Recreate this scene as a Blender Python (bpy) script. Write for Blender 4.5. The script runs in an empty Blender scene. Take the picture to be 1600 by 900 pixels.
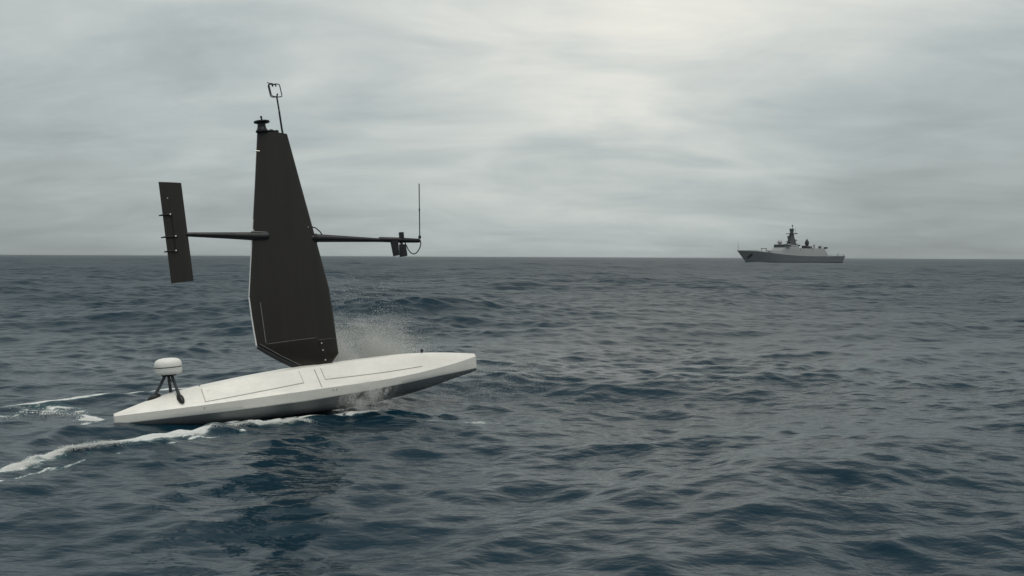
import bpy, bmesh, math, random
import numpy as np
from mathutils import Vector, Matrix, Euler

# ------------------------------------------------------------------ camera, sky, sun, exposure
scene = bpy.context.scene
COL = scene.collection
R = math.radians

cam_d = bpy.data.cameras.new("camera")
cam = bpy.data.objects.new("camera", cam_d)
COL.objects.link(cam)
CAM_H = 2.95
cam.location = (0, 0, CAM_H)
cam_d.sensor_width = 36.0
cam_d.lens = 36.0
cam_d.clip_end = 20000
cam.rotation_euler = (Euler((R(90) - math.atan(49.4 / 1600), 0, 0)).to_matrix()
                      @ Matrix.Rotation(R(0.25), 3, 'Z')).to_euler()
scene.camera = cam

SUN_AZ = R(158)     # clockwise from the view axis (+Y): high, behind the camera
SUN_EL = R(71)
SUN_DIR = Vector((math.sin(SUN_AZ) * math.cos(SUN_EL), math.cos(SUN_AZ) * math.cos(SUN_EL), math.sin(SUN_EL)))

sun_d = bpy.data.lights.new("sun", 'SUN')
sun_d.energy = 1.35
sun_d.angle = R(35)
sun_d.color = (1.0, 0.95, 0.87)
sun = bpy.data.objects.new("sun", sun_d)
COL.objects.link(sun)
sun.rotation_euler = (-SUN_DIR).to_track_quat('-Z', 'Y').to_euler()

scene.cycles.diffuse_bounces = 6
scene.cycles.max_bounces = 14
vs = scene.view_settings
vs.view_transform = 'Standard'
vs.look = 'None'
vs.exposure = 0.0
vs.gamma = 1.0
vs.use_curve_mapping = False


class NT:
    """small node-tree writer"""
    def __init__(self, tree):
        self.t = tree
        self.n = tree.nodes
        self.l = tree.links

    def node(self, kind, **props):
        nd = self.n.new(kind)
        for k, v in props.items():
            setattr(nd, k, v)
        return nd

    def put(self, sock, v):
        if isinstance(v, bpy.types.NodeSocket):
            self.l.new(v, sock)
        elif v is not None:
            sock.default_value = v

    def math(self, op, a, b=None, c=None, clamp=False):
        nd = self.node('ShaderNodeMath', operation=op, use_clamp=clamp)
        for i, v in enumerate((a, b, c)):
            if v is not None:
                self.put(nd.inputs[i], v)
        return nd.outputs[0]

    def vmath(self, op, a, b=None):
        nd = self.node('ShaderNodeVectorMath', operation=op)
        self.put(nd.inputs[0], a)
        if b is not None:
            self.put(nd.inputs[1], b)
        return nd.outputs['Value'] if op in ('DOT_PRODUCT', 'LENGTH') else nd.outputs[0]

    def noise(self, vec, scale, detail=4, rough=0.55, dist=0.0, w=None):
        nd = self.node('ShaderNodeTexNoise')
        if w is not None:
            nd.noise_dimensions = '4D'
            nd.inputs['W'].default_value = w
        self.put(nd.inputs['Vector'], vec)
        nd.inputs['Scale'].default_value = scale
        nd.inputs['Detail'].default_value = detail
        nd.inputs['Roughness'].default_value = rough
        nd.inputs['Distortion'].default_value = dist
        return nd.outputs['Fac']

    def mapr(self, v, a, b, c=0.0, d=1.0, smooth=True):
        nd = self.node('ShaderNodeMapRange')
        nd.interpolation_type = 'SMOOTHSTEP' if smooth else 'LINEAR'
        self.put(nd.inputs['Value'], v)
        for k, x in zip(('From Min', 'From Max', 'To Min', 'To Max'), (a, b, c, d)):
            nd.inputs[k].default_value = x
        return nd.outputs['Result']

    def mix(self, f, a, b):
        nd = self.node('ShaderNodeMix', data_type='RGBA')
        self.put(nd.inputs[0], f)
        self.put(nd.inputs[6], a if isinstance(a, bpy.types.NodeSocket) else (*a, 1))
        self.put(nd.inputs[7], b if isinstance(b, bpy.types.NodeSocket) else (*b, 1))
        return nd.outputs[2]

    def scale_vec(self, vec, s):
        nd = self.node('ShaderNodeVectorMath', operation='MULTIPLY')
        self.put(nd.inputs[0], vec)
        nd.inputs[1].default_value = s
        return nd.outputs[0]


world = bpy.data.worlds.new("World")
scene.world = world
world.use_nodes = True
wt = NT(world.node_tree)
wt.n.clear()
w_out = wt.node('ShaderNodeOutputWorld')
w_bg = wt.node('ShaderNodeBackground')
w_bg.inputs['Strength'].default_value = 0.1
wt.l.new(w_bg.outputs[0], w_out.inputs[0])
sky = wt.node('ShaderNodeTexSky', sky_type='NISHITA')
sky.sun_disc = False
sky.sun_elevation = SUN_EL
sky.sun_rotation = SUN_AZ
sky.dust_density = 3.0
tc = wt.node('ShaderNodeTexCoord')
dirv = wt.vmath('NORMALIZE', tc.outputs['Generated'])
sep = wt.node('ShaderNodeSeparateXYZ')
wt.l.new(dirv, sep.inputs[0])
zc = wt.math('MAXIMUM', sep.outputs[2], 0.0)
den = wt.math('ADD', zc, 0.22)
cx = wt.math('DIVIDE', sep.outputs[0], den)
cy = wt.math('DIVIDE', sep.outputs[1], den)
comb = wt.node('ShaderNodeCombineXYZ')
wt.l.new(cx, comb.inputs[0])
wt.l.new(cy, comb.inputs[1])
pv = comb.outputs[0]
n_big = wt.noise(wt.scale_vec(pv, (0.7, 0.9, 1)), 0.95, 3, 0.5, 0.6, w=3.1)
n_mid = wt.noise(wt.scale_vec(pv, (0.62, 1.0, 1)), 2.5, 6, 0.58, 0.9, w=7.7)
n_fine = wt.noise(wt.scale_vec(pv, (0.4, 1.2, 1)), 5.5, 5, 0.6, 0.3, w=1.3)
# brightness of the cloud deck, brighter overhead and where the cloud thins
thin = Vector((math.sin(R(13)) * math.cos(R(18)), math.cos(R(13)) * math.cos(R(18)), math.sin(R(18))))   # thinner cloud
glow = wt.vmath('DOT_PRODUCT', dirv, tuple(thin))
glow = wt.math('POWER', wt.math('MAXIMUM', glow, 0.0), 11.0)
elev = wt.math('POWER', zc, 0.6)
lum = wt.math('MULTIPLY_ADD', wt.math('MINIMUM', elev, 0.42), 0.50, 0.298)
lum = wt.math('MULTIPLY_ADD', glow, 0.29, lum)
var = wt.math('MULTIPLY_ADD', wt.math('SUBTRACT', n_big, 0.5), 0.80, 0.0)
var = wt.math('MULTIPLY_ADD', wt.math('SUBTRACT', n_mid, 0.5), 0.75, var)
var = wt.math('MULTIPLY_ADD', wt.math('SUBTRACT', n_fine, 0.5), 0.22, var)
lum = wt.math('MULTIPLY', lum, wt.math('ADD', var, 1.0))
bank = Vector((math.sin(R(23)) * math.cos(R(4)), math.cos(R(23)) * math.cos(R(4)), math.sin(R(4))))          # heavier cloud bank
bank = wt.math('POWER', wt.math('MAXIMUM', wt.vmath('DOT_PRODUCT', dirv, tuple(bank)), 0.0), 45.0)
lum = wt.math('MULTIPLY', lum, wt.math('MULTIPLY_ADD', bank, -0.34, 1.05))
tint_f = wt.mapr(lum, 0.50, 0.88, 0, 1, False)
tint = wt.mix(tint_f, (0.90, 1.005, 1.0), (1.03, 1.0, 0.90))
lum10 = wt.math('MULTIPLY', lum, 10.0)
deck = wt.node('ShaderNodeVectorMath', operation='SCALE')
wt.l.new(tint, deck.inputs[0])
wt.l.new(lum10, deck.inputs['Scale'])
skymix = wt.mix(0.93, sky.outputs[0], deck.outputs[0])
wt.l.new(skymix, w_bg.inputs['Color'])

# ------------------------------------------------------------------ helpers

def tag(o, label=None, cat=None, kind=None, group=None):
    if label: o['label'] = label
    if cat: o['category'] = cat
    if kind: o['kind'] = kind
    if group: o['group'] = group
    return o


def empty(name, loc, rot):
    o = bpy.data.objects.new(name, None)
    o.empty_display_size = 0.3
    COL.objects.link(o)
    o.matrix_world = Matrix.Translation(loc) @ rot.to_4x4()
    return o


def link_mesh(name, me, mat, parent=None, smooth=None):
    o = bpy.data.objects.new(name, me)
    COL.objects.link(o)
    if mat:
        me.materials.append(mat)
    if parent is not None:
        o.parent = parent
    if smooth is not None and len(me.polygons):
        me.polygons.foreach_set('use_smooth', [True] * len(me.polygons))
        me.set_sharp_from_angle(angle=R(smooth))
    return o


class MB:
    """collects shapes for ONE mesh object"""
    def __init__(self):
        self.v = []
        self.f = []

    def add(self, verts, faces):
        b = len(self.v)
        self.v += [tuple(p) for p in verts]
        self.f += [tuple(i + b for i in fc) for fc in faces]
        return self

    def box(self, a, b):
        (x0, y0, z0), (x1, y1, z1) = a, b
        v = [(x0, y0, z0), (x1, y0, z0), (x1, y1, z0), (x0, y1, z0), (x0, y0, z1), (x1, y0, z1), (x1, y1, z1), (x0, y1, z1)]
        return self.add(v, [(0, 3, 2, 1), (4, 5, 6, 7), (0, 1, 5, 4), (1, 2, 6, 5), (2, 3, 7, 6), (3, 0, 4, 7)])

    def tube(self, pts, rad, n=10, cap=True):
        """round tube through pts with radii"""
        P = [Vector(p) for p in pts]
        if not hasattr(rad, '__len__'):
            rad = [rad] * len(P)
        base = len(self.v)
        ref = None
        for i, p in enumerate(P):
            d = (P[min(i + 1, len(P) - 1)] - P[max(i - 1, 0)]).normalized()
            if ref is None:
                ref = Vector((0, 1, 0)) if abs(d.y) < 0.9 else Vector((1, 0, 0))
            a = (ref - d * ref.dot(d)).normalized()
            ref = a
            b = d.cross(a)
            for k in range(n):
                t = 2 * math.pi * k / n
                self.v.append(tuple(p + (a * math.cos(t) + b * math.sin(t)) * rad[i]))
        for i in range(len(P) - 1):
            for k in range(n):
                k2 = (k + 1) % n
                self.f.append((base + i * n + k, base + i * n + k2, base + (i + 1) * n + k2, base + (i + 1) * n + k))
        if cap:
            self.f.append(tuple(base + k for k in range(n))[::-1])
            self.f.append(tuple(base + (len(P) - 1) * n + k for k in range(n)))
        return self

    def lathe(self, prof, org=(0, 0, 0), n=24):
        """prof = (radius, z) rows, revolved about z"""
        base = len(self.v)
        for r, z in prof:
            for k in range(n):
                t = 2 * math.pi * k / n
                self.v.append((org[0] + r * math.cos(t), org[1] + r * math.sin(t), org[2] + z))
        for i in range(len(prof) - 1):
            for k in range(n):
                k2 = (k + 1) % n
                self.f.append((base + i * n + k, base + i * n + k2, base + (i + 1) * n + k2, base + (i + 1) * n + k))
        self.f.append(tuple(base + k for k in range(n))[::-1])
        self.f.append(tuple(base + (len(prof) - 1) * n + k for k in range(n)))
        return self

    def frustum(self, bot, top):
        """bot, top: equal-length rings of points"""
        n = len(bot)
        v = list(bot) + list(top)
        f = [tuple(range(n))[::-1], tuple(range(n, 2 * n))]
        f += [(i, (i + 1) % n, n + (i + 1) % n, n + i) for i in range(n)]
        return self.add(v, f)

    def build(self, name, mat, parent=None, smooth=None, bevel=None):
        me = bpy.data.meshes.new(name)
        me.from_pydata(self.v, [], self.f)
        bm = bmesh.new()
        bm.from_mesh(me)
        bmesh.ops.recalc_face_normals(bm, faces=bm.faces)
        if bevel:
            bmesh.ops.bevel(bm, geom=[e for e in bm.edges if len(e.link_faces) == 2 and e.calc_face_angle(0) > 0.6],
                            offset=bevel, segments=2, affect='EDGES', profile=0.7)
        bm.to_mesh(me)
        bm.free()
        me.update()
        return link_mesh(name, me, mat, parent, smooth)


def grid_mesh(name, rows, mat, parent, smooth=40, caps=True, closed=True):
    """rows: list of rings (lists of points) lofted to one mesh"""
    n = len(rows[0])
    mb = MB()
    v = [p for r in rows for p in r]
    f = []
    for i in range(len(rows) - 1):
        for k in range(n if closed else n - 1):
            k2 = (k + 1) % n
            f.append((i * n + k, i * n + k2, (i + 1) * n + k2, (i + 1) * n + k))
    if caps:
        f.append(tuple(range(n))[::-1])
        f.append(tuple((len(rows) - 1) * n + k for k in range(n)))
    mb.add(v, f)
    return mb.build(name, mat, parent, smooth)


# ------------------------------------------------------------------ materials

def pmat(name, col, rough=0.5, metal=0.0, spec=0.5, var=0.0, vscale=3.0, stretch=(1, 1, 1), coat=0.0, bump=0.0, bscale=60):
    m = bpy.data.materials.new(name)
    m.use_nodes = True
    t = NT(m.node_tree)
    b = t.n['Principled BSDF']
    b.inputs['Roughness'].default_value = rough
    b.inputs['Metallic'].default_value = metal
    b.inputs['Specular IOR Level'].default_value = spec
    b.inputs['Coat Weight'].default_value = coat
    b.inputs['Base Color'].default_value = (*col, 1)
    if var or bump:
        c = t.node('ShaderNodeTexCoord')
        p = t.scale_vec(c.outputs['Object'], stretch)
    if var:
        n1 = t.noise(p, vscale, 6, 0.6)
        n2 = t.noise(p, vscale * 7, 4, 0.6)
        fac = t.mapr(t.math('MULTIPLY_ADD', n2, 0.35, t.math('MULTIPLY', n1, 0.75)), 0.32, 0.78)
        lo = tuple(max(0, x * (1 - var)) for x in col)
        hi = tuple(min(1, x * (1 + var)) for x in col)
        t.l.new(t.mix(fac, lo, hi), b.inputs['Base Color'])
        t.l.new(t.mapr(fac, 0, 1, rough * 1.2, rough * 0.85), b.inputs['Roughness'])
    if bump:
        bn = t.node('ShaderNodeBump')
        bn.inputs['Strength'].default_value = 1.0
        bn.inputs['Distance'].default_value = bump
        t.l.new(t.noise(p, bscale, 3, 0.6), bn.inputs['Height'])
        t.l.new(bn.outputs[0], b.inputs['Normal'])
    return m


M = {}
M['white'] = pmat('white_gelcoat', (0.80, 0.772, 0.715), 0.36, var=0.075, vscale=1.8, stretch=(1, 1, 2.5), coat=0.15)
M['bottom'] = pmat('hull_bottom_grey', (0.20, 0.21, 0.212), 0.4, var=0.12, vscale=2.2, stretch=(1, 1, 3))  # mottled grey for the hull below the white band
M['gasket'] = pmat('gasket_rubber', (0.34, 0.325, 0.29), 0.7)
M['carbon'] = pmat('carbon_wing', (0.0195, 0.0153, 0.0120), 0.38, spec=0.4, var=0.15, vscale=1.4, stretch=(5, 1, 0.25))
M['black'] = pmat('black_composite', (0.010, 0.010, 0.012), 0.42, spec=0.4, var=0.3, vscale=4)
M['rubber'] = pmat('black_rubber', (0.012, 0.012, 0.013), 0.6, spec=0.3)
M['edge'] = pmat('white_edge', (0.80, 0.80, 0.78), 0.35)  # plain white for the strip along the wing's trailing edge
M['steel'] = pmat('steel_bolt', (0.75, 0.74, 0.70), 0.3, metal=0.6)
M['dome'] = pmat('radome_white', (0.80, 0.785, 0.74), 0.42, var=0.03, vscale=5)
M['slate'] = pmat('tripod_grey', (0.035, 0.04, 0.045), 0.45)
M['rod'] = pmat('antenna_grey', (0.20, 0.21, 0.215), 0.45)
M['seamline'] = pmat('panel_edge_bead', (0.055, 0.05, 0.045), 0.35)
M['ship'] = pmat('haze_grey_paint', (0.32, 0.333, 0.332), 0.55, var=0.07, vscale=0.12, stretch=(1, 1, 2.5))
M['shiphull'] = pmat('hull_grey_shaded', (0.15, 0.166, 0.178), 0.5, var=0.10, vscale=0.10, stretch=(1, 1, 3))  # same ship grey, with the flared hull's shade put into the colour
M['shipdark'] = pmat('mast_dark_paint', (0.060, 0.067, 0.070), 0.6, var=0.2, vscale=0.5)
M['shipblack'] = pmat('boot_black_paint', (0.012, 0.013, 0.014), 0.6)
M['shipglass'] = pmat('bridge_glass', (0.02, 0.025, 0.03), 0.08)
M['shipdome'] = pmat('ship_radome', (0.36, 0.37, 0.36), 0.5)

# ------------------------------------------------------------------ sea
rng = np.random.default_rng(11)
WAVES = []   # (kx, ky, amp, phase, lambda, chop)


def add_waves(n, lo, hi, slope, mean_deg, spread_deg, boost=None):
    lam = np.exp(np.linspace(math.log(lo), math.log(hi), n) + rng.uniform(-0.5, 0.5, n) * math.log(hi / lo) / n)
    per = math.sqrt(2 * slope ** 2 / n)
    for L in lam:
        a = per * L / (2 * math.pi) * rng.uniform(0.6, 1.4)
        if boost:
            a *= boost(L)
        th = R(mean_deg) + rng.normal(0, R(spread_deg))
        k = 2 * math.pi / L
        WAVES.append((k * math.cos(th), k * math.sin(th), a, rng.uniform(0, 2 * math.pi), L))


add_waves(9, 11, 38, 0.048, -60, 24)
add_waves(60, 2.4, 12, 0.082, -74, 28)
add_waves(120, 0.30, 2.4, 0.160, -80, 32)

# wake lines, world metres
NEAR_ARM = [(-3.05, 19.35), (-3.50, 18.72), (-3.95, 18.25), (-4.48, 17.90), (-4.85, 17.70), (-5.05, 17.37), (-5.35, 16.9), (-5.70, 16.35), (-5.97, 15.95),
            (-6.30, 15.72), (-6.68, 15.40), (-6.92, 14.90), (-7.12, 14.14), (-7.45, 13.21), (-7.9, 12.2)]
FAR_ARM = [(-6.6, 21.9), (-7.20, 21.29), (-7.50, 20.80), (-8.15, 20.31), (-8.65, 19.86), (-9.13, 19.42), (-9.57, 19.08), (-10.07, 18.68), (-10.9, 18.1)]
WASH = [(-7.15, 18.2), (-7.54, 18.35), (-7.85, 18.75), (-8.32, 19.10), (-8.72, 19.15), (-9.2, 18.85), (-9.8, 18.5), (-10.6, 18.0)]
MIDLINE = [(-7.05, 17.95), (-7.19, 17.79), (-7.33, 17.55), (-7.45, 17.0), (-7.61, 16.4)]
HULLSIDE = [(-2.05, 20.86), (-2.15, 20.62), (-2.38, 20.2), (-2.72, 19.75), (-3.1, 19.35), (-3.5, 19.0), (-3.95, 18.68), (-4.5, 18.38), (-5.1, 18.15)]
SLICK = [(-1.55, 19.7), (-1.0, 19.15), (-0.47, 19.2), (0.05, 19.25), (0.45, 19.6)]


def polydist(x, y, line):
    """distance, signed side (right of travel = +) and run along a polyline"""
    best = np.full(x.shape, 1e9)
    side = np.zeros_like(best)
    run = np.zeros_like(best)
    acc = 0.0
    for (ax, ay), (bx, by) in zip(line[:-1], line[1:]):
        dx, dy = bx - ax, by - ay
        L = math.hypot(dx, dy)
        t = np.clip(((x - ax) * dx + (y - ay) * dy) / (L * L), 0, 1)
        px, py = x - ax - t * dx, y - ay - t * dy
        d = np.hypot(px, py)
        s = (px * dy - py * dx) / L
        m = d < best
        best = np.where(m, d, best)
        side = np.where(m, s, side)
        run = np.where(m, acc + t * L, run)
        acc += L
    return best, side, run, acc


_H = rng.uniform(0, 1, (256, 256))


def vnoise(x, y):
    """tiling value noise, 0..1"""
    xi, yi = np.floor(x).astype(int), np.floor(y).astype(int)
    fx, fy = x - xi, y - yi
    fx, fy = fx * fx * (3 - 2 * fx), fy * fy * (3 - 2 * fy)
    a = _H[xi % 256, yi % 256]; b = _H[(xi + 1) % 256, yi % 256]
    c = _H[xi % 256, (yi + 1) % 256]; d = _H[(xi + 1) % 256, (yi + 1) % 256]
    return (a * (1 - fx) + b * fx) * (1 - fy) + (c * (1 - fx) + d * fx) * fy


def fbm(x, y, o=4):
    s, a, n = 0, 0.5, 0
    for _ in range(o):
        s = s + a * vnoise(x, y)
        n += a
        x, y, a = x * 2.03 + 17.1, y * 2.03 + 5.3, a * 0.55
    return s / n


def sstep(a, b, v):
    t = np.clip((v - a) / (b - a), 0, 1)
    return t * t * (3 - 2 * t)


def wake(x, y):
    """height and foam cover made by the hull's passage"""
    d, s, u, L = polydist(x, y, NEAR_ARM)
    ends = sstep(0, 1.0, u) * 1.0
    lump = 0.45 + 1.0 * fbm(u * 1.3 + 3, u * 0 + 2.2, 3)
    grow = 0.35 + 0.65 * sstep(1.0, 2.6, u)
    # s > 0 is the outer (camera) side: steep there, gentle behind
    prof = np.where(s > 0, np.exp(-(s / 0.18) ** 2), np.exp(-(s / 0.40) ** 2))
    prof = prof - 0.45 * np.exp(-((s - 0.55) / 0.40) ** 2)
    prof = prof * np.exp(-np.maximum(d - np.abs(s), 0) ** 2 / 0.2)
    hgt = 0.115 * prof * lump * ends * grow
    w = fbm(x * 3.6, y * 3.6, 4)
    patch = sstep(0.34, 0.62, fbm(u * 1.15 + 40, u * 0 + 7, 3))
    f = np.exp(-((s + 0.05) / (0.060 + 0.16 * patch)) ** 2) * np.where(d > np.abs(s) + 0.05, 0, 1) * sstep(0.2, 1.2, u) * (0.45 + 0.55 * patch) * (0.45 + 0.55 * sstep(1.2, 2.2, u))
    foam = f * (0.30 + 1.15 * w)
    hgt += 0.045 * np.minimum(f, 1) * (fbm(x * 9, y * 9, 3) - 0.35) * patch
    # thin streaks left behind the crest
    tr = np.exp(-((s + 0.38) / 0.22) ** 2) * sstep(1.5, 2.6, u) * np.where(d > np.abs(s) + 0.05, 0, 1)
    foam = np.maximum(foam, tr * sstep(0.50, 0.74, fbm(u * 2.2 + 9, s * 9 + 4, 4)) * 0.62)
    d, s, u, L = polydist(x, y, FAR_ARM)
    hgt += 0.06 * np.exp(-(d / 0.24) ** 2) * sstep(0, 1, u)
    foam = np.maximum(foam, np.exp(-((s - 0.02) / 0.085) ** 2) * np.exp(-np.maximum(d - np.abs(s), 0) * 8) * (0.35 + 0.7 * fbm(u * 1.5, u * 0 + 9, 3)) * 0.95 * sstep(0, .8, u))
    d, s, u, L = polydist(x, y, WASH)
    t = np.exp(-(d / (0.20 + 0.09 * u)) ** 2)
    hgt += 0.06 * (fbm(x * 1.9 + 8, y * 2.6, 3) - 0.4) * t
    foam = np.maximum(foam, t * sstep(0.38, 0.72, fbm(x * 1.5 + 30 + y * .4, y * 3.4, 4)) * 0.95)
    d, s, u, L = polydist(x, y, MIDLINE)
    hgt += 0.05 * np.exp(-(d / 0.2) ** 2)
    foam = np.maximum(foam, np.exp(-(d / 0.09) ** 2) * sstep(0.4, 0.7, fbm(u * 2 + 3, d * 3, 3)) * 0.6)
    d, s, u, L = polydist(x, y, HULLSIDE)
    hgt += 0.06 * np.exp(-(d / 0.16) ** 2) * (0.1 + fbm(u * 2.5, u * 0, 2))
    foam = np.maximum(foam, np.exp(-(d / 0.13) ** 2) * sstep(0.30, 0.58, fbm(x * 3, y * 3, 4)) * 0.95)
    d, s, u, L = polydist(x, y, SLICK)
    foam = np.maximum(foam, np.exp(-(d / 0.45) ** 2) * sstep(0.40, 0.75, fbm(x * 1.6 + 5, y * 4.5, 4)) * 0.42)
    return hgt, foam


def lee(x, y):
    """the hull flattens the longer waves beside it"""
    return 1 - 0.75 * np.exp(-((x + 5.8) ** 2 + (y - 17.4) ** 2) / 6.5 ** 2)


def build_sea():
    th = np.concatenate([np.arange(-180, -34, 4.0), np.linspace(-34, 34, 801), np.arange(38, 180, 4.0)])
    th = np.radians(th)
    r = [1.5, 3.0, 4.5, 5.6, 6.4]
    x = 7.0
    while x < 6200:
        r.append(x)
        x += 0.040 if x < 12.5 else (0.0032 * x if x < 240 else (0.006 * x if x < 900 else 0.03 * x))
    r = np.array(r)
    nr, nt = len(r), len(th)
    step = np.gradient(r)
    RR = np.repeat(r[:, None], nt, 1).astype(np.float64)
    X = RR * np.sin(th)[None, :]
    Y = RR * np.cos(th)[None, :]
    dX = np.zeros_like(X); dY = np.zeros_like(X); Z = np.zeros_like(X); ZL = np.zeros_like(X); LOST = np.zeros_like(X)
    for kx, ky, a, ph, L in WAVES:
        k = math.hypot(kx, ky)
        w = sstep(2.0, 3.6, L / step)
        LOST += ((1 - w * w) * (a * k) ** 2 / 2)[:, None]
        nrow = int(np.max(np.nonzero(w > 1e-4)[0])) + 1 if np.any(w > 1e-4) else 0
        if not nrow:
            continue
        # gentle groups: amplitude wanders over the surface so no wave train repeats
        p = (kx * X[:nrow] + ky * Y[:nrow] + ph).astype(np.float32)
        aw = (a * w[:nrow])[:, None].astype(np.float32)
        s, c = np.sin(p), np.cos(p)
        (ZL if L > 2.4 else Z)[:nrow] += aw * s
        ch = 0.85 if L > 2.4 else (0.6 if L > 1.0 else 0.3)
        dX[:nrow] += aw * (ch * kx / k) * c
        dY[:nrow] += aw * (ch * ky / k) * c
    # gusts: patches of rougher and calmer water
    gust = 0.32 + 1.36 * fbm(X / 9.0 + 50, Y / 17.0 + 50, 3)
    gust = np.where(RR < 2000, gust, 1.0)
    Z = (Z + ZL * lee(X, Y)) * gust; dX *= gust; dY *= gust
    FO = np.zeros_like(X)
    m = (X > -14) & (X < 3) & (Y > 9) & (Y < 25)
    calm = np.ones_like(X)
    hz, fo = wake(X[m], Y[m])
    Z[m] += hz
    FO[m] = fo
    co = np.empty((nr * nt + 1, 3), np.float32)
    co[:-1, 0] = (X + dX).ravel(); co[:-1, 1] = (Y + dY).ravel(); co[:-1, 2] = Z.ravel()
    co[-1] = (0, 0, 0)
    i = np.arange(nr - 1)[:, None] * nt
    k = np.arange(nt)[None, :]
    k2 = (k + 1) % nt
    q = np.stack([i + k, i + k2, i + nt + k2, i + nt + k], -1).reshape(-1, 4)
    fan = np.stack([np.full(nt, nr * nt), (np.arange(nt) + 1) % nt, np.arange(nt)], -1)
    me = bpy.data.meshes.new('sea')
    me.vertices.add(len(co))
    me.vertices.foreach_set('co', co.ravel())
    nl = q.size + fan.size
    me.loops.add(nl)
    me.loops.foreach_set('vertex_index', np.concatenate([q.ravel(), fan.ravel()]).astype(np.int32))
    me.polygons.add(len(q) + len(fan))
    st = np.concatenate([np.arange(len(q)) * 4, q.size + np.arange(len(fan)) * 3]).astype(np.int32)
    me.polygons.foreach_set('loop_start', st)
    me.polygons.foreach_set('use_smooth', np.ones(len(st), bool))
    me.update(calc_edges=True)
    at = me.attributes.new('foam', 'FLOAT', 'POINT')
    at.data.foreach_set('value', np.append(FO.ravel(), 0).astype(np.float32))
    at = me.attributes.new('lost', 'FLOAT', 'POINT')
    at.data.foreach_set('value', np.append(np.sqrt(LOST).ravel(), 0).astype(np.float32))
    return me


def sea_material():
    m = bpy.data.materials.new('sea_water')
    m.use_nodes = True
    t = NT(m.node_tree)
    b = t.n['Principled BSDF']
    out = t.n['Material Output']
    geo = t.node('ShaderNodeNewGeometry')
    pos = geo.outputs['Position']
    flat = t.scale_vec(pos, (1, 1, 0))
    lost = t.node('ShaderNodeAttribute', attribute_name='lost').outputs['Fac']
    foam = t.node('ShaderNodeAttribute', attribute_name='foam').outputs['Fac']
    # fine wind ripples as relief; chop too short for the far mesh becomes facet roughness
    rip = t.scale_vec(flat, (0.72, 1.25, 1))
    h1 = t.math('MULTIPLY', t.math('SUBTRACT', t.noise(rip, 3.6, 3, 0.5, 0.0), 0.5), 0.048)
    h2 = t.math('MULTIPLY', t.math('SUBTRACT', t.noise(rip, 0.6, 4, 0.6, 0.0), 0.5), 0.5)
    h2 = t.math('MULTIPLY', h2, t.mapr(lost, 0.03, 0.14, 0.0, 1.0))
    gust = t.mapr(t.noise(flat, 0.045, 3, 0.5), 0.3, 0.7, 0.55, 1.25)
    h = t.math('MULTIPLY', t.math('ADD', h1, h2), gust)
    bn = t.node('ShaderNodeBump')
    bn.inputs['Strength'].default_value = 1.0
    bn.inputs['Distance'].default_value = 1.0
    t.l.new(h, bn.inputs['Height'])
    t.l.new(t.mix(t.mapr(foam, 0.02, 0.5), (0.0022, 0.0205, 0.0355), (0.035, 0.085, 0.095)), b.inputs['Base Color'])
    b.inputs['IOR'].default_value = 1.333
    b.inputs['Specular IOR Level'].default_value = 0.30
    t.l.new(t.math('SQRT', t.math('MULTIPLY_ADD', lost, 0.90, 0.026)), b.inputs['Roughness'])
    t.l.new(bn.outputs[0], b.inputs['Normal'])
    # foam: broken lace, white and rough
    fb = t.node('ShaderNodeBsdfPrincipled')
    fb.inputs['Base Color'].default_value = (0.82, 0.83, 0.81, 1)
    fb.inputs['Roughness'].default_value = 0.75
    wk = t.node('ShaderNodeVectorRotate', rotation_type='Z_AXIS')
    t.l.new(flat, wk.inputs['Vector'])
    wk.inputs['Angle'].default_value = R(-45)
    wv = t.scale_vec(wk.outputs[0], (0.55, 1.3, 1))
    lace = t.noise(wv, 14.0, 6, 0.7, 0.9)
    lace2 = t.noise(wv, 4.5, 4, 0.6, 1.2)
    l = t.math('MULTIPLY_ADD', lace2, 0.6, t.math('MULTIPLY', lace, 0.55))
    thr = t.math('MULTIPLY_ADD', foam, -0.93, 1.02)
    cov = t.mapr(t.math('SUBTRACT', t.math('ADD', l, 0.12), thr), -0.06, 0.20)
    cov = t.math('MULTIPLY', cov, t.mapr(foam, 0.08, 0.35))
    fbn = t.node('ShaderNodeBump')
    fbn.inputs['Distance'].default_value = 0.10
    t.l.new(l, fbn.inputs['Height'])
    t.l.new(fbn.outputs[0], fb.inputs['Normal'])
    mx = t.node('ShaderNodeMixShader')
    t.l.new(cov, mx.inputs[0])
    t.l.new(b.outputs[0], mx.inputs[1])
    t.l.new(fb.outputs[0], mx.inputs[2])
    t.l.new(mx.outputs[0], out.inputs['Surface'])
    return m


sea = link_mesh('sea', build_sea(), sea_material())
tag(sea, kind='structure')


def sea_z(x, y):
    x = np.asarray(x, float); y = np.asarray(y, float)
    z = np.zeros_like(x)
    ln = lee(x, y)
    for kx, ky, a, ph, L in WAVES:
        z += a * np.sin(kx * x + ky * y + ph) * (ln if L > 2.4 else 1.0)
    return z * (0.32 + 1.36 * fbm(x / 9.0 + 50, y / 17.0 + 50, 3)) + wake(x, y)[0]


# ------------------------------------------------------------------ sailing drone
def frame(yaw, pitch, heel):
    """local x forward, y to port, z up"""
    return Matrix.Rotation(R(yaw), 3, 'Z') @ Matrix.Rotation(R(-pitch), 3, 'Y') @ Matrix.Rotation(R(heel), 3, 'X')


HULL_LOC = Vector((-6.951, 17.848, -0.003))
HULL_ROT = frame(33, 3, -3)
drone = empty('sailing_drone', HULL_LOC, HULL_ROT)
tag(drone, 'white uncrewed sailing drone with tall black wing, tail and booms', 'sailing drone')

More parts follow.
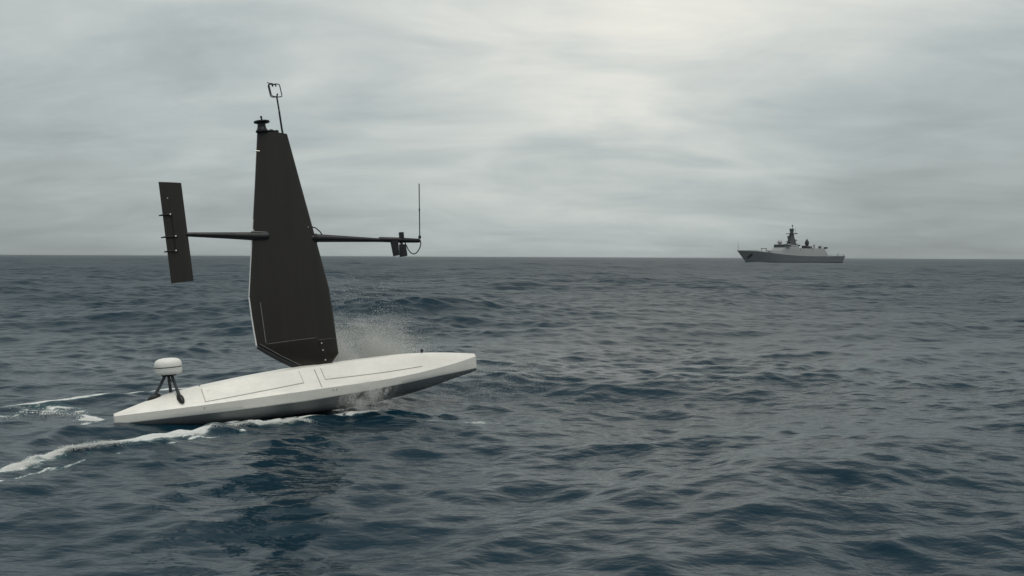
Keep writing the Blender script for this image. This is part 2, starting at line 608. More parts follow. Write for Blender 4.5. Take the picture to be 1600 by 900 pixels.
SEND = 7.36
ST = np.array([0, .3, .65, 1.2, 1.6, 2.4, 3.4, 4.4, 5.0, 5.7, 6.3, 6.8, 7.1, 7.28, SEND])
HB = np.array([.06, .15, .25, .385, .465, .575, .645, .645, .62, .52, .385, .26, .175, .12, .085])
ZG = np.array([.134, .142, .150, .165, .175, .195, .218, .230, .240, .272, .316, .362, .40, .424, .432])
ZB = np.array([0, .004, .008, .013, .015, .02, .027, .058, .088, .128, .158, .172, .182, .188, .19])
ZT = np.array([.150, .232, .330, .436, .478, .551, .612, .618, .626, .634, .600, .548, .505, .480, .468])
TW = np.array([.02, .05, .09, .14, .175, .22, .25, .25, .235, .20, .15, .10, .065, .045, .035])
ZK = np.array([-.05, -.10, -.16, -.22, -.25, -.29, -.30, -.29, -.26, -.19, -.09, .01, .06, .09, .11])


def smooth_tab(tab, s):
    """smoothed look-up along the hull"""
    acc = 0
    for d in (-0.18, -0.09, 0, 0.09, 0.18):
        acc = acc + np.interp(np.clip(s + d * np.minimum(1, np.minimum(s, SEND - s) / 0.2), 0, SEND), ST, tab)
    return acc / 5


def facet(s, tt, side=-1, off=0.0):
    """point on the sloping deck side: tt 0 at the top edge, 1 at the gunwale"""
    b, zg, zt, w = (float(smooth_tab(q, np.array(s))) for q in (HB, ZG, ZT, TW))
    y = w + (b - w) * tt
    z = zt + (zg - zt) * tt
    n = Vector((0, zt - zg, b - w)).normalized()
    return Vector((s, side * (y + n.y * off), z + n.z * off))


rows = []
for s in np.concatenate([np.linspace(0, 7.0, 71), [7.08, 7.16, 7.22, 7.28, 7.32, 7.34, SEND]]):
    b, zg, zb, zt, w, zk = (float(smooth_tab(q, np.array(s))) for q in (HB, ZG, ZB, ZT, TW, ZK))
    half = [(w * 0.0, zt + .018), (w * .55, zt + .014), (w * .92, zt + .005), (w, zt),
            (w + (b - w) * .5, zt + (zg - zt) * .5), (b - .012, zg + .010), (b, zg - .004),
            (b * .99, (zg + zb) / 2), (b * .975, zb + .006), (b * .955, zb - .010),
            (b * .80, zb + (zk - zb) * .42), (b * .52, zb + (zk - zb) * .78), (b * .2, zb + (zk - zb) * .96)]
    ring = [(s, -y, z) for y, z in half] + [(s, 0, zk)] + [(s, y, z) for y, z in half[:0:-1]]
    rows.append(ring)
# rounded stem: two shrunken rings
last = rows[-1]
zc0 = 0.29
for ds, k in ((.020, .80), (.030, .5)):
    rows.append([(SEND + ds, y * k, zc0 + (z - zc0) * (1 - (1 - k) * .12)) for (_, y, z) in last])
hull = grid_mesh('hull', rows, M['white'], drone, 28)
hull.data.materials.append(M['bottom'])
nring = len(rows[0])
for p in hull.data.polygons:
    cz = p.center
    if len(p.vertices) == 4 and cz.z < float(np.interp(cz.x, ST, ZB)) - 0.012:
        p.material_index = 1


def panel(name, s0, s1, t0a, t0b, t1a, t1b, off, mat, ns=14, nt=4, parent=None, grow=0.0):
    """thin solid plate lying on the starboard (or both) deck side"""
    top, bot = [], []
    for i in range(ns + 1):
        a = i / ns
        s = s0 + (s1 - s0) * a
        ta, tb = t0a + (t0b - t0a) * a, t1a + (t1b - t1a) * a
        for j in range(nt + 1):
            tt = ta + (tb - ta) * j / nt
            top.append(facet(s, tt, -1, off))
            bot.append(facet(s, tt, -1, -0.01))
    n = (ns + 1) * (nt + 1)
    f = []
    for i in range(ns):
        for j in range(nt):
            a = i * (nt + 1) + j
            q = (a, a + 1, a + nt + 2, a + nt + 1)
            f.append(q)
            f.append(tuple(n + k for k in q[::-1]))
    rim = [i * (nt + 1) for i in range(ns + 1)] + [ns * (nt + 1) + j for j in range(1, nt + 1)] + \
          [i * (nt + 1) + nt for i in range(ns - 1, -1, -1)] + [j for j in range(nt - 1, 0, -1)]
    for a, b in zip(rim, rim[1:] + rim[:1]):
        f.append((a, b, n + b, n + a))
    return MB().add(top + bot, f).build(name, mat, parent, 30)


def hatch(s0, s1, ta, tb, ge=0.012):
    g = 0.012
    gk = panel('hatch_gasket', s0 - g, s1 + ge, 0.10, 0.10, ta + .028, tb + .028, 0.002, M['gasket'], parent=hull)
    h = panel('deck_hatch', s0, s1, 0.07, 0.07, ta, tb, 0.006, M['white'], parent=hull)
    return h


hatch(1.50, 3.32, .83, .64)
hatch(3.77, 5.92, .62, .70, -0.01)
panel('deck_joint', 3.625, 3.642, .12, .12, .94, .94, 0.003, M['gasket'], ns=1, parent=hull)
for s, tt in ((1.60, .26), (3.82, .18), (3.85, .52)):
    p = facet(s, tt, -1, .006)
    MB().lathe([(.012, 0), (.012, .004), (.007, .007)], p, 10).build('screw_head', M['steel'], hull, 30)
for s in (1.46, 3.85, 3.92):
    b, zg = float(np.interp(s, ST, HB)), float(np.interp(s, ST, ZG))
    MB().tube([(s, -b + .02, zg - .055), (s, -b - .008, zg - .056)], .012, 10).build('drain_plug', M['gasket'], hull, 30)
p = Vector((6.14, .02, float(np.interp(6.14, ST, ZT)) + .005))
MB().lathe([(.022, 0), (.022, .03), (.03, .045), (.03, .075), (.012, .09)], p, 12).build('bow_light', M['black'], hull, 40)
MB().lathe([(.02, 0), (.02, .012), (.012, .02)], Vector((1.50, -.06, .478)), 10).build('deck_fitting', M['rod'], hull, 40)

# radar dome on three legs
radar = MB().lathe([(.16, 0), (.215, .006), (.232, .022), (.238, .05), (.240, .128)], (.985, 0, .755), 40).build('radar_dome', M['dome'], drone, 40)
MB().lathe([(.235, .124), (.2435, .127), (.2435, .140), (.235, .143)], (.985, 0, .755), 40).build('dome_seam', M['seamline'], radar, 40)
MB().lathe([(.240, .141), (.240, .165), (.236, .20), (.222, .235), (.195, .262), (.15, .28), (.09, .29), (.02, .293)], (.985, 0, .755), 40).build('dome_cap', M['dome'], radar, 60)
MB().lathe([(.12, -.03), (.13, 0.0)], (.985, 0, .755), 24).build('dome_bracket', M['black'], radar, 40)
feet = [Vector((.69, 0.0, .345)), facet(1.10, .42, -1, .0), facet(1.06, .40, 1, .0)]
tops = [Vector((.925, 0, .74)), Vector((1.025, -.05, .74)), Vector((.995, .06, .74))]
for ft, tp, lean in zip(feet, tops, ((1, 0, .35), (.12, -.8, -.55), (.12, .8, -.55))):
    leg = MB().tube([ft + Vector((0, 0, .02)), (ft + tp) / 2, tp], [.033, .027, .029], 12).build('tripod_leg', M['slate'], radar, 50)
    d = Vector(lean).normalized()
    c = ft + Vector((0, 0, .012))
    MB().tube([c - d * .12, c - d * .08, c, c + d * .08, c + d * .13], [.015, .042, .062, .052, .022], 12).build('leg_foot', M['black'], radar, 50)
MB().tube([(.965, -.05, .73), (.985, -.09, .67), (1.005, -.10, .625), (1.025, -.08, .64)], .009, 8).build('cable', M['rubber'], radar, 50)

# wing frame, set on the hull's deck and turned to the wind
WR = HULL_ROT.inverted() @ frame(24, 4.5, -6)
WO = Vector((3.744, 0, .597))
WS = 0.984


def wpt(u, y, v):
    return WO + WR @ (Vector((u, y, v)) * WS)


class WMB(MB):
    """shapes written in the wing's own frame"""
    def build(self, name, mat, parent=None, smooth=None, bevel=None):
        self.v = [tuple(wpt(*p)) for p in self.v]
        return super().build(name, mat, parent, smooth, bevel)


TE = np.array([[.015, -.27], [.25, -.655], [.53, -1.055], [1.0, -1.09], [1.49, -1.105], [2.0, -1.03], [2.52, -.95], [3.6, -.785], [4.70, -.625]])
LE = np.array([[.015, .36], [.20, .525], [.52, .515], [1.0, .50], [1.50, .475], [2.0, .395], [2.42, .325], [3.6, .125], [4.66, -.05]])


def te(v): return float(np.interp(v, TE[:, 0], TE[:, 1]))
def le(v): return float(np.interp(v, LE[:, 0], LE[:, 1]))


def halfthick(u, v):
    a, b = te(v), le(v)
    x = min(max((b - u) / (b - a), 0), 1)
    t = 0.125
    return (b - a) * 5 * t * (0.2969 * math.sqrt(x) - 0.126 * x - 0.3516 * x * x + 0.2843 * x ** 3 - 0.1015 * x ** 4) + 0.006


XS = [0, .006, .02, .05, .1, .18, .28, .4, .52, .64, .76, .86, .94, 1.0]
mb = WMB()
vsr = [.015, .06, .13, .20, .28, .36, .44, .525, .6, .8, 1.0, 1.25, 1.5, 1.75, 2.0, 2.25, 2.5, 2.9, 3.3, 3.7, 4.1, 4.45, 4.66]
rings = []
for v in vsr:
    a, b = te(v), le(v)
    pts = []
    for x in XS:
        u = b + (a - b) * x
        vv = v if v < 4.66 else 4.70 + 0.02 * math.sin(math.pi * x) - 0.045 * (1 - x)
        pts.append((u, -halfthick(u, v), vv))
    back = [(u, -y, vv) for (u, y, vv) in pts[::-1]]
    rings.append(pts + back)
n = len(rings[0])
vv = [p for r in rings for p in r]
ff = [(i * n + k, i * n + (k + 1) % n, (i + 1) * n + (k + 1) % n, (i + 1) * n + k) for i in range(len(rings) - 1) for k in range(n)]
ff += [tuple(range(n))[::-1], tuple((len(rings) - 1) * n + k for k in range(n))]
wing = mb.add(vv, ff).build('wing_sail', M['carbon'], drone, 35)


def strip_on_wing(name, pts, width, mat, proud=0.006):
    """thin bead following the starboard skin"""
    P = []
    for (u0, v0), (u1, v1) in zip(pts[:-1], pts[1:]):
        for k in range(6):
            P.append((u0 + (u1 - u0) * k / 6, v0 + (v1 - v0) * k / 6))
    P.append(pts[-1])
    return WMB().tube([(u, -halfthick(u, v) - proud * .2, v) for u, v in P], width / 2, 6).build(name, mat, wing, 50)


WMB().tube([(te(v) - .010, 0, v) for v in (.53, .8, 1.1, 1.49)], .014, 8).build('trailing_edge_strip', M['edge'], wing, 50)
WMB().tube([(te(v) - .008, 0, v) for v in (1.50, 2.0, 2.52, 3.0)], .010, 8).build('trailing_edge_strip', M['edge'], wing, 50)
WMB().tube([(te(v) - .006, 0, v) for v in (3.0, 3.6, 4.2, 4.68)], .006, 8).build('trailing_edge_strip', M['rod'], wing, 50)
strip_on_wing('flap_joint', [(-.915, 1.36), (-.885, .57)], .014, M['rod'])
strip_on_wing('skirt_joint', [(-.88, .54), (-.4, .555), (.12, .56), (.13, .49)], .010, M['seamline'])
strip_on_wing('skirt_joint', [(.14, .515), (.50, .515)], .010, M['seamline'])
strip_on_wing('hinge_line', [(.15, .50), (.125, .46), (.15, .38), (.175, .08)], .016, M['rubber'])
WMB().tube([(te(v) + .0, -.012, v - .03) for v in (.53, .40, .25, .12, .04)] + [(-.24, -.03, -.005)], [.03, .04, .045, .045, .04, .03], 8).build('lower_fairing', M['black'], wing, 60)
strip_on_wing('fairing_bead', [(-1.0, .56), (-.62, .285), (-.25, .05)], .010, M['rod'])
for u, v in ((.185, .445), (.20, .305), (.235, .105)):
    WMB().tube([(u, -halfthick(u, v) + .01, v), (u, -halfthick(u, v) - .012, v)], .013, 10).build('wing_bolt', M['steel'], wing, 40)
WMB().lathe([(.10, -.10), (.10, .0), (.085, .025), (.055, .045)], (.10, -.01, 0), 20).build('pivot_collar', M['black'], drone, 40)
WMB().tube([(te(4.35) - .035, 0, 4.345), (te(4.35) + .05, -.02, 4.33)], .008, 8).build('wing_pin', M['steel'], wing, 40)
WMB().tube([(te(2.78) - .012, -.01, 2.775), (te(2.78) + .02, -.02, 2.775)], .014, 8).build('wing_pin', M['steel'], wing, 40)

# tail boom, tail fin
boom_a = WMB().tube([(-2.16, 0, 2.78), (-2.1, 0, 2.775), (-1.4, 0, 2.71), (-.95, 0, 2.665), (-.72, 0, 2.64), (-.62, 0, 2.645)],
                    [.040, .043, .064, .080, .087, .078], 16).build('tail_boom', M['black'], drone, 50)
WMB().tube([(-.95, -.02, 2.75), (-.62, -.035, 2.715)], [.012, .010], 8).build('boom_bead', M['rod'], boom_a, 50)
TC = [(-2.57, 3.81), (-2.16, 3.77), (-2.11, 1.89), (-2.52, 1.87)]
rings = []
for k in range(9):
    a = k / 8
    ut, vt = TC[0][0] + (TC[3][0] - TC[0][0]) * a, TC[0][1] + (TC[3][1] - TC[0][1]) * a
    ul, vl = TC[1][0] + (TC[2][0] - TC[1][0]) * a, TC[1][1] + (TC[2][1] - TC[1][1]) * a
    pts = []
    for x in XS:
        t = 5 * .12 * .41 * (0.2969 * math.sqrt(x) - 0.126 * x - 0.3516 * x * x + 0.2843 * x ** 3 - 0.1015 * x ** 4) + .003
        pts.append((ul + (ut - ul) * x, -t, vl + (vt - vl) * x))
    rings.append(pts + [(u, -y, v) for u, y, v in pts[::-1]])
vv = [p for r in rings for p in r]
ff = [(i * n + k, i * n + (k + 1) % n, (i + 1) * n + (k + 1) % n, (i + 1) * n + k) for i in range(len(rings) - 1) for k in range(n)]
ff += [tuple(range(n))[::-1], tuple((len(rings) - 1) * n + k for k in range(n))]
tail = WMB().add(vv, ff).build('tail_fin', M['carbon'], drone, 35)
for v, ua, ub in ((3.17, -2.62, -2.42), (2.75, -2.62, -2.36), (2.475, -2.59, -2.38)):
    WMB().tube([(ua, .01, v), (ua + .07, -.02, v + .004), (ub + .03, -.035, v)], [.012, .017, .022], 8).build('tail_hinge', M['rubber'], tail, 50)
    WMB().tube([(ub, -.03, v + .008), (ub, -.062, v + .008)], .015, 10).build('tail_bolt', M['steel'], tail, 40)
WMB().tube([(-2.40, -.032, 3.16), (-2.385, -.034, 2.48)], .009, 8).build('tail_joint', M['rubber'], tail, 50)
WMB().tube([(-2.44, -.02, 3.49), (-2.44, -.032, 3.49)], .010, 10).build('tail_bolt', M['steel'], tail, 40)

# forward boom with sensor pod and whip antenna
boom_f = WMB().tube([(.16, 0, 2.56), (.30, 0, 2.54), (.40, 0, 2.535), (1.0, 0, 2.475), (1.64, 0, 2.41)], [.055, .078, .080, .060, .040], 16).build('forward_boom', M['black'], drone, 50)
WMB().tube([(.26, 0, 2.545), (.33, 0, 2.54)], .092, 14).build('boom_clamp', M['rubber'], boom_f, 40)
WMB().tube([(.17, -.02, 2.765), (.235, -.03, 2.775), (.33, -.02, 2.74), (.41, -.01, 2.66), (.45, 0, 2.585)], .012, 8).build('boom_cable', M['rubber'], boom_f, 60)
WMB().tube([(.15, -.03, 2.765), (.18, -.05, 2.765)], .02, 8).build('cable_gland', M['steel'], boom_f, 50)
pod = WMB().tube([(1.61, 0, 2.425), (1.63, 0, 2.425), (2.1, 0, 2.378), (2.44, 0, 2.345), (2.49, 0, 2.335)], [.045, .054, .054, .044, .03], 16).build('sensor_pod', M['black'], drone, 50)
b = WMB().add([(2.055, -.05, 2.40), (2.135, -.05, 2.395), (2.135, .05, 2.395), (2.055, .05, 2.40), (2.055, -.05, 2.545), (2.14, -.05, 2.54), (2.14, .05, 2.54), (2.055, .05, 2.545)],
              [(0, 3, 2, 1), (4, 5, 6, 7), (0, 1, 5, 4), (1, 2, 6, 5), (2, 3, 7, 6), (3, 0, 4, 7)]).build('camera_box', M['black'], pod, None, .008)


def slab(name, q, hw, mat, parent):
    v = [(u, -hw, z) for u, z in q] + [(u, hw, z) for u, z in q]
    return WMB().add(v, [(0, 1, 2, 3), (7, 6, 5, 4), (0, 4, 5, 1), (1, 5, 6, 2), (2, 6, 7, 3), (3, 7, 4, 0)]).build(name, mat, parent, None, .008)


slab('sensor_housing', [(1.855, 2.39), (2.0, 2.37), (1.995, 2.07), (1.885, 2.06)], .05, M['black'], pod)
slab('sensor_housing', [(2.035, 2.295), (2.155, 2.285), (2.165, 2.045), (2.02, 2.035)], .055, M['black'], pod)
WMB().tube([(2.07, 0, 2.36), (2.075, 0, 2.27)], .035, 10).build('housing_stem', M['black'], pod, 40)
WMB().tube([(2.015, -.06, 2.30), (2.015, -.075, 2.30)], .016, 10).build('sky_gap_knob', M['steel'], pod, 40)  # bright knob added to stand for the gap of sky between the housings
WMB().tube([(2.15, 0, 2.34), (2.175, 0, 2.27), (2.215, 0, 2.165), (2.26, 0, 2.10), (2.315, 0, 2.073), (2.37, 0, 2.085), (2.43, 0, 2.14), (2.475, 0, 2.21), (2.50, 0, 2.29), (2.49, 0, 2.36)],
           .0115, 8).build('antenna_cable', M['rubber'], pod, 60)
ant = WMB().tube([(2.485, 0, 2.38), (2.489, 0, 2.42), (2.493, 0, 2.45)], [.022, .034, .02], 12).build('whip_antenna', M['black'], drone, 60)
WMB().tube([(2.492, 0, 2.44), (2.546, 0, 2.985)], .012, 8).build('antenna_rod', M['slate'], ant, 60)
WMB().tube([(2.544, 0, 2.965), (2.549, 0, 3.01)], .017, 8).build('antenna_joint', M['slate'], ant, 60)
WMB().tube([(2.548, 0, 3.0), (2.602, 0, 3.535)], .0135, 8).build('antenna_tip', M['rod'], ant, 60)

# masthead unit and wind sensor
mh = WMB().lathe([(.11, .04), (.125, .055), (.125, .075), (.11, .09), (.092, .125), (.08, .18), (.076, .235)], (-.535, 0, 4.66), 24).build('masthead_light', M['black'], drone, 40)
WMB().lathe([(.10, 0), (.155, .006), (.155, .03), (.09, .04)], (-.525, 0, 4.895), 24).build('light_disc', M['black'], mh, 40)
WMB().tube([(-.522, 0, 4.93), (-.522, 0, 4.985), (-.528, 0, 5.01), (-.525, 0, 5.03)], [.018, .016, .024, .018], 8).build('light_pin', M['black'], mh, 40)
WMB().lathe([(.045, 0), (.04, .03), (.02, .045)], (-.25, 0, 4.70), 12).build('mast_knob', M['black'], drone, 40)
WMB().tube([(-.42, 0, 4.715), (-.36, -.01, 4.735), (-.30, 0, 4.715)], .03, 8).build('mast_conduit', M['black'], drone, 50)
ws = WMB().tube([(-.13, 0, 4.60), (-.145, 0, 4.80), (-.16, 0, 5.12)], [.020, .020, .019], 10).build('wind_sensor', M['black'], drone, 50)
WMB().tube([(-.158, 0, 5.115), (-.160, 0, 5.145)], .021, 10).build('pole_joint', M['rod'], ws, 50)
WMB().tube([(-.16, 0, 5.14), (-.178, 0, 5.41)], .0165, 10).build('sensor_stem', M['black'], ws, 50)
hb = Vector((-.178, 0, 5.41))
ax = Vector((-.035, 0, .27))
for a in (15, 150, 205):
    d = Vector((math.cos(R(a)), math.sin(R(a)), 0)) * .122
    p = [hb, hb + d * .55 + ax * .01, hb + d * .95 + ax * .06, hb + d + ax * .2, hb + d + ax * .85, hb + d * .92 + ax * .97, hb + d * .45 + ax * .98, hb + ax * .95]
    WMB().tube(p, .0105, 8).build('sensor_strut', M['black'], ws, 60)
    WMB().tube([hb + ax * .95, hb + ax * .95 + d * .35 - ax * .05, hb + d * .25 + ax * .80], [.012, .014, .018], 8).build('transducer', M['black'], ws, 60)
WMB().tube([hb + ax * .0, hb + Vector((.03, 0, .0)) + ax * .24], [.014, .016], 8).build('transducer', M['black'], ws, 60)
WMB().tube([hb + ax * 1.0 + Vector((-.08, 0, 0)), hb + ax * 1.1 + Vector((-.125, 0, 0))], [.010, .008], 8).build('sensor_spike', M['black'], ws, 60)

# ------------------------------------------------------------------ patrol ship
SHIP_ROT = frame(180 + 28, 0, 0)
SHIP_LOC = Vector((131.69, 575.0, 0.0))
ship = empty('naval_ship', SHIP_LOC, SHIP_ROT)
tag(ship, 'grey naval ship with radar dome and dark mast on the horizon', 'warship')
XD = np.array([6.9, 5.2, 3.0, 0, -6, -13, -23, -39, -55, -70.5])
BD = np.array([.12, .95, 1.85, 2.9, 4.2, 5.0, 5.4, 5.5, 5.4, 5.0])
ZD = np.array([6.75, 6.7, 6.65, 6.5, 6.2, 5.65, 4.65, 3.8, 3.85, 4.0])
XW = np.array([-.4, -1.0, -2.2, -4.2, -9, -15, -24, -39.5, -55, -68.6])
BW = np.array([.06, .35, .75, 1.35, 2.6, 3.8, 4.75, 5.0, 4.8, 4.4])


def ship_hull(t, h):
    """t 0 bow .. 1 stern, h 0 keel line (z -0.8) .. 1 deck edge"""
    k = t * (len(XD) - 1)
    idx = np.arange(len(XD))
    g = lambda a: float(np.interp(k, idx, a))
    xw, xd, bw, bd, zd = g(XW), g(XD), g(BW), g(BD), g(ZD)
    e = h + 0.25 * h * (h - 1) * (1 - t) ** 2      # hollow flare forward
    return xw + (xd - xw) * h, bw + (bd - bw) * e, -0.8 + (zd + 0.8) * h


def ship_side(x, z):
    """half breadth at (x, z)"""
    xs, bs = [], []
    for t in np.linspace(0, .6, 121):
        zd = float(np.interp(t * 9, np.arange(10), ZD))
        xx, bb, _ = ship_hull(t, (z + .8) / (zd + .8))
        xs.append(-xx)
        bs.append(bb)
    return float(np.interp(-x, xs, bs))


HS = [0, .2, .4, .6, .8, 1.0]
rows = []
for t in np.linspace(0, 1, 46):
    pt = [ship_hull(t, h) for h in HS]
    deck = pt[-1][2]
    ring = [(x, y, z) for x, y, z in pt] + [(x, -y, z) for x, y, z in pt[::-1]]
    rows.append(ring)
shull = grid_mesh('hull', rows, M['shiphull'], ship, 30)
shull.data.materials.append(M['shipblack'])
for p in shull.data.polygons:
    if len(p.vertices) == 4 and p.center.z < -0.2:
        p.material_index = 1
# boot stripe, forecastle bulwark
rows = []
mbx = MB()
P1 = []
for t in np.linspace(0, 1, 40):
    for sgn in (1,):
        zd = float(np.interp(t * 9, np.arange(10), ZD))
        a = ship_hull(t, .35 / (zd + .8)); b_ = ship_hull(t, 1.35 / (zd + .8))
        P1.append(((a[0], a[1] + .03, a[2]), (b_[0], b_[1] + .03, b_[2])))
for side in (1, -1):
    v = [(p[0], side * p[1], p[2]) for q in P1 for p in q]
    mbx.add(v, [(2 * i, 2 * i + 1, 2 * i + 3, 2 * i + 2) for i in range(len(P1) - 1)])
mbx.build('boot_stripe', M['shipblack'], shull, 40)
# forecastle bulwark on both sides
mbx = MB()
for side in (1, -1):
    v = []
    for t in np.linspace(0, .50, 20):
        x, y, z = ship_hull(t, 1.0)
        top = 6.95 - 0.05 * t
        hgt = max(.02, min(.55, (top - z))) if t < .44 else .25
        v += [(x, side * y, z - .05), (x, side * (y + .02), z + hgt), (x, side * max(0, y - .12), z + hgt), (x, side * max(0, y - .12), z - .05)]
    for i in range(19):
        for k in range(4):
            mbx.add([], [])
            mbx.f.append(tuple(len(mbx.v) + q for q in (4 * i + k, 4 * i + (k + 1) % 4, 4 * i + 4 + (k + 1) % 4, 4 * i + 4 + k)))
    mbx.v += v
mbx.build('bulwark', M['ship'], shull, 30)
# anchor recess on each bow
for side in (1, -1):
    v = [(-.55, side * (ship_side(-.55, 3.7) + .09), 3.7)]
    for q in (.35, .7, 1.0):
        for k in range(16):
            a = 2 * math.pi * k / 16
            along_, across = 2.0 * q * math.copysign(abs(math.cos(a)) ** .7, math.cos(a)), 1.15 * q * math.sin(a)
            x, z = -.55 - .62 * along_ + .75 * across, 3.7 + .80 * along_ + .55 * across
            v.append((x, side * (ship_side(x, z) + (.09 if q < 1 else -.05)), z))
    f = [(0, 1 + k, 1 + (k + 1) % 16) for k in range(16)]
    f += [(1 + 16 * r_ + k, 1 + 16 * r_ + (k + 1) % 16, 17 + 16 * r_ + (k + 1) % 16, 17 + 16 * r_ + k) for r_ in range(2) for k in range(16)]
    MB().add(v, f).build('anchor_recess', M['shipblack'], shull)


def block(name, base, top, z0, z1, mat, parent, bevel=None):
    """base/top = (x_front, x_back, half_breadth_front, half_breadth_back)"""
    def ring(q, z):
        f, b, hf, hb = q
        z = z if hasattr(z, '__len__') else (z, z)
        return [(f, -hf, z[0]), (f, hf, z[0]), (b, hb, z[1]), (b, -hb, z[1])]
    return MB().frustum(ring(base, z0), ring(top, z1)).build(name, mat, parent, None, bevel)


lower = block('lower_deckhouse', (-20.8, -57.2, 5.15, 5.35), (-21.9, -55.6, 4.75, 4.8), (4.4, 3.4), (6.9, 6.55), M['ship'], ship)
main = block('superstructure', (-21.8, -36.0, 4.8, 4.85), (-23.8, -34.4, 4.35, 4.3), (6.7, 6.3), (8.9, 9.5), M['ship'], ship)
bridge = block('bridge', (-23.6, -28.6, 4.4, 4.35), (-23.9, -28.4, 4.3, 4.2), (8.8, 8.9), (10.5, 10.3), M['shipdark'], ship)
for k in range(7):       # front panes
    y = -3.5 + 1.17 * k
    MB().box((-23.86, y - .5, 9.35), (-23.6, y + .5, 10.05)).build('bridge_window', M['shipglass'], bridge)
for side in (1, -1):
    for k in range(4):
        x = -24.6 - 1.1 * k
        MB().box((x - .46, side * 4.2, 9.35), (x + .46, side * 4.42, 10.05)).build('bridge_window', M['shipglass'], bridge)
    MB().box((-27.6, side * 4.1, 8.9), (-24.6, side * 5.1, 9.15)).build('bridge_wing', M['ship'], bridge)
roof = block('bridge_roof', (-28.6, -34.3, 3.6, 3.6), (-28.6, -34.0, 3.4, 3.4), (9.0, 9.3), (10.3, 10.0), M['ship'], ship)
for side in (1, -1):
    for k in range(3):
        x = -29.8 - 1.7 * k
        MB().tube([(x - .55, side * 4.0, 9.75), (x + .55, side * 4.0, 9.75)], .33, 12).build('life_raft', M['shipdome'], roof, 40)
rd = MB().lathe([(.5, -1.4), (.5, -.9), (.9, -.9), (1.25, -.55), (1.4, 0), (1.27, .56), (.95, 1.0), (.5, 1.28), (.05, 1.4)], (-25.2, -1.0, 11.7), 20).build('radar_dome', M['shipdome'], ship, 60)
# mast
mast = block('mast', (-30.6, -35.5, 1.8, 1.8), (-31.7, -34.6, 1.2, 1.2), 9.9, 14.0, M['shipdark'], ship)
block('mast_trunk', (-31.8, -34.4, 1.05, 1.05), (-32.2, -34.1, .8, .8), 14.0, 16.5, M['shipdark'], mast)
block('mast_platform', (-30.6, -35.8, 1.4, 1.4), (-30.4, -36.0, 1.5, 1.5), 16.45, 16.8, M['shipdark'], mast)
MB().tube([(-33.2, -4.6, 16.75), (-33.2, 4.6, 16.75)], .2, 8).build('yardarm', M['shipdark'], mast, 40)
block('upper_mast', (-32.5, -33.9, .6, .6), (-32.2, -34.1, .85, .85), 16.8, 19.6, M['shipdark'], mast)
block('mast_cap', (-32.1, -34.2, .8, .8), (-32.1, -34.2, .8, .8), 18.7, 18.95, M['shipdark'], mast)
MB().tube([(-33.7, 0, 19.5), (-33.7, 0, 20.9), (-33.7, 0, 21.0), (-33.7, 0, 21.8)], [.14, .12, .36, .34], 8).build('mast_pole', M['shipblack'], mast, 40)
MB().tube([(-35.9, 0, 16.8), (-35.95, 0, 20.2)], [.09, .05], 6).build('mast_whip', M['shipdark'], mast, 40)
block('fire_control_radar', (-30.6, -31.9, .6, .6), (-30.5, -31.7, .7, .7), 13.6, 15.4, M['shipdark'], mast)
MB().box((-31.6, -1.5, 12.0), (-29.6, 1.5, 12.25)).build('mast_platform', M['shipdark'], mast)
MB().box((-37.0, -.8, 12.6), (-34.4, .8, 12.8)).build('mast_platform', M['shipdark'], mast)
MB().tube([(-36.5, 0, 12.8), (-36.7, 0, 13.3)], [.4, .3], 8).build('navigation_radar', M['shipdark'], mast, 40)
MB().box((-30.6, -1.8, 10.2), (-28.9, 1.8, 10.9)).build('mast_base_house', M['ship'], mast)
MB().box((-36.6, -1.6, 9.6), (-34.9, 1.6, 11.0)).build('mast_base_house', M['ship'], mast)
MB().box((-38.6, -1.3, 9.5), (-38.0, 1.3, 10.4)).build('mast_base_locker', M['shipdark'], mast)
# after deckhouse, dark director, hangar
after = block('after_deckhouse', (-37.2, -47.0, 3.4, 3.4), (-37.4, -47.0, 3.2, 3.2), (6.4, 6.4), (8.35, 8.2), M['ship'], ship)
drt = MB().lathe([(1.5, 0), (1.6, .7), (1.35, 1.2), (1.0, 1.5), (.9, 2.0), (1.15, 2.6), (1.25, 3.3), (1.0, 4.1), (.55, 4.8), (.12, 5.6)], (-45.0, 0, 8.3), 14).build('funnel_mast', M['shipblack'], ship, 40)
MB().box((-43.9, -1.3, 8.3), (-42.2, 1.3, 9.9)).build('funnel_base', M['shipblack'], drt)
MB().box((-48.2, -.9, 8.3), (-46.3, .9, 9.6)).build('funnel_base', M['shipdark'], drt)
hangar = block('hangar', (-45.9, -57.3, 4.3, 4.85), (-46.3, -54.6, 3.9, 4.1), (6.5, 3.9), (8.45, 8.3), M['ship'], ship)
MB().box((-56.2, -2.9, 4.0), (-56.9, 2.9, 6.2)).build('hangar_door', M['shipdark'], hangar)
MB().lathe([(.5, 0), (.55, .9), (.35, 1.2), (.6, 1.5), (.6, 2.1), (.2, 2.5)], (-50.6, 0, 8.4), 12).build('searchlight_mount', M['shipdome'], ship, 40)
cg = MB().lathe([(.9, 0), (.95, .6), (.7, 1.3), (.4, 1.6)], (-55.0, 0, 8.3), 12).build('close_range_gun', M['shipdark'], ship, 40)
MB().tube([(-55.2, 0, 9.2), (-57.4, 0, 9.5)], .14, 8).build('gun_barrel', M['shipdark'], cg, 40)
MB().box((-58.6, -1.4, 8.0), (-57.2, 1.4, 8.3)).build('gun_platform', M['shipdark'], cg)
for x in (-52.6, -56.6, -57.6):
    MB().box((x - .5, 2.0, 8.25), (x + .5, 3.4, 9.2)).build('deck_locker', M['shipdark'], hangar)
MB().tube([(-48.8, 2.2, 8.3), (-48.8, 2.2, 10.2)], .1, 6).build('hangar_post', M['shipdark'], hangar, 40)
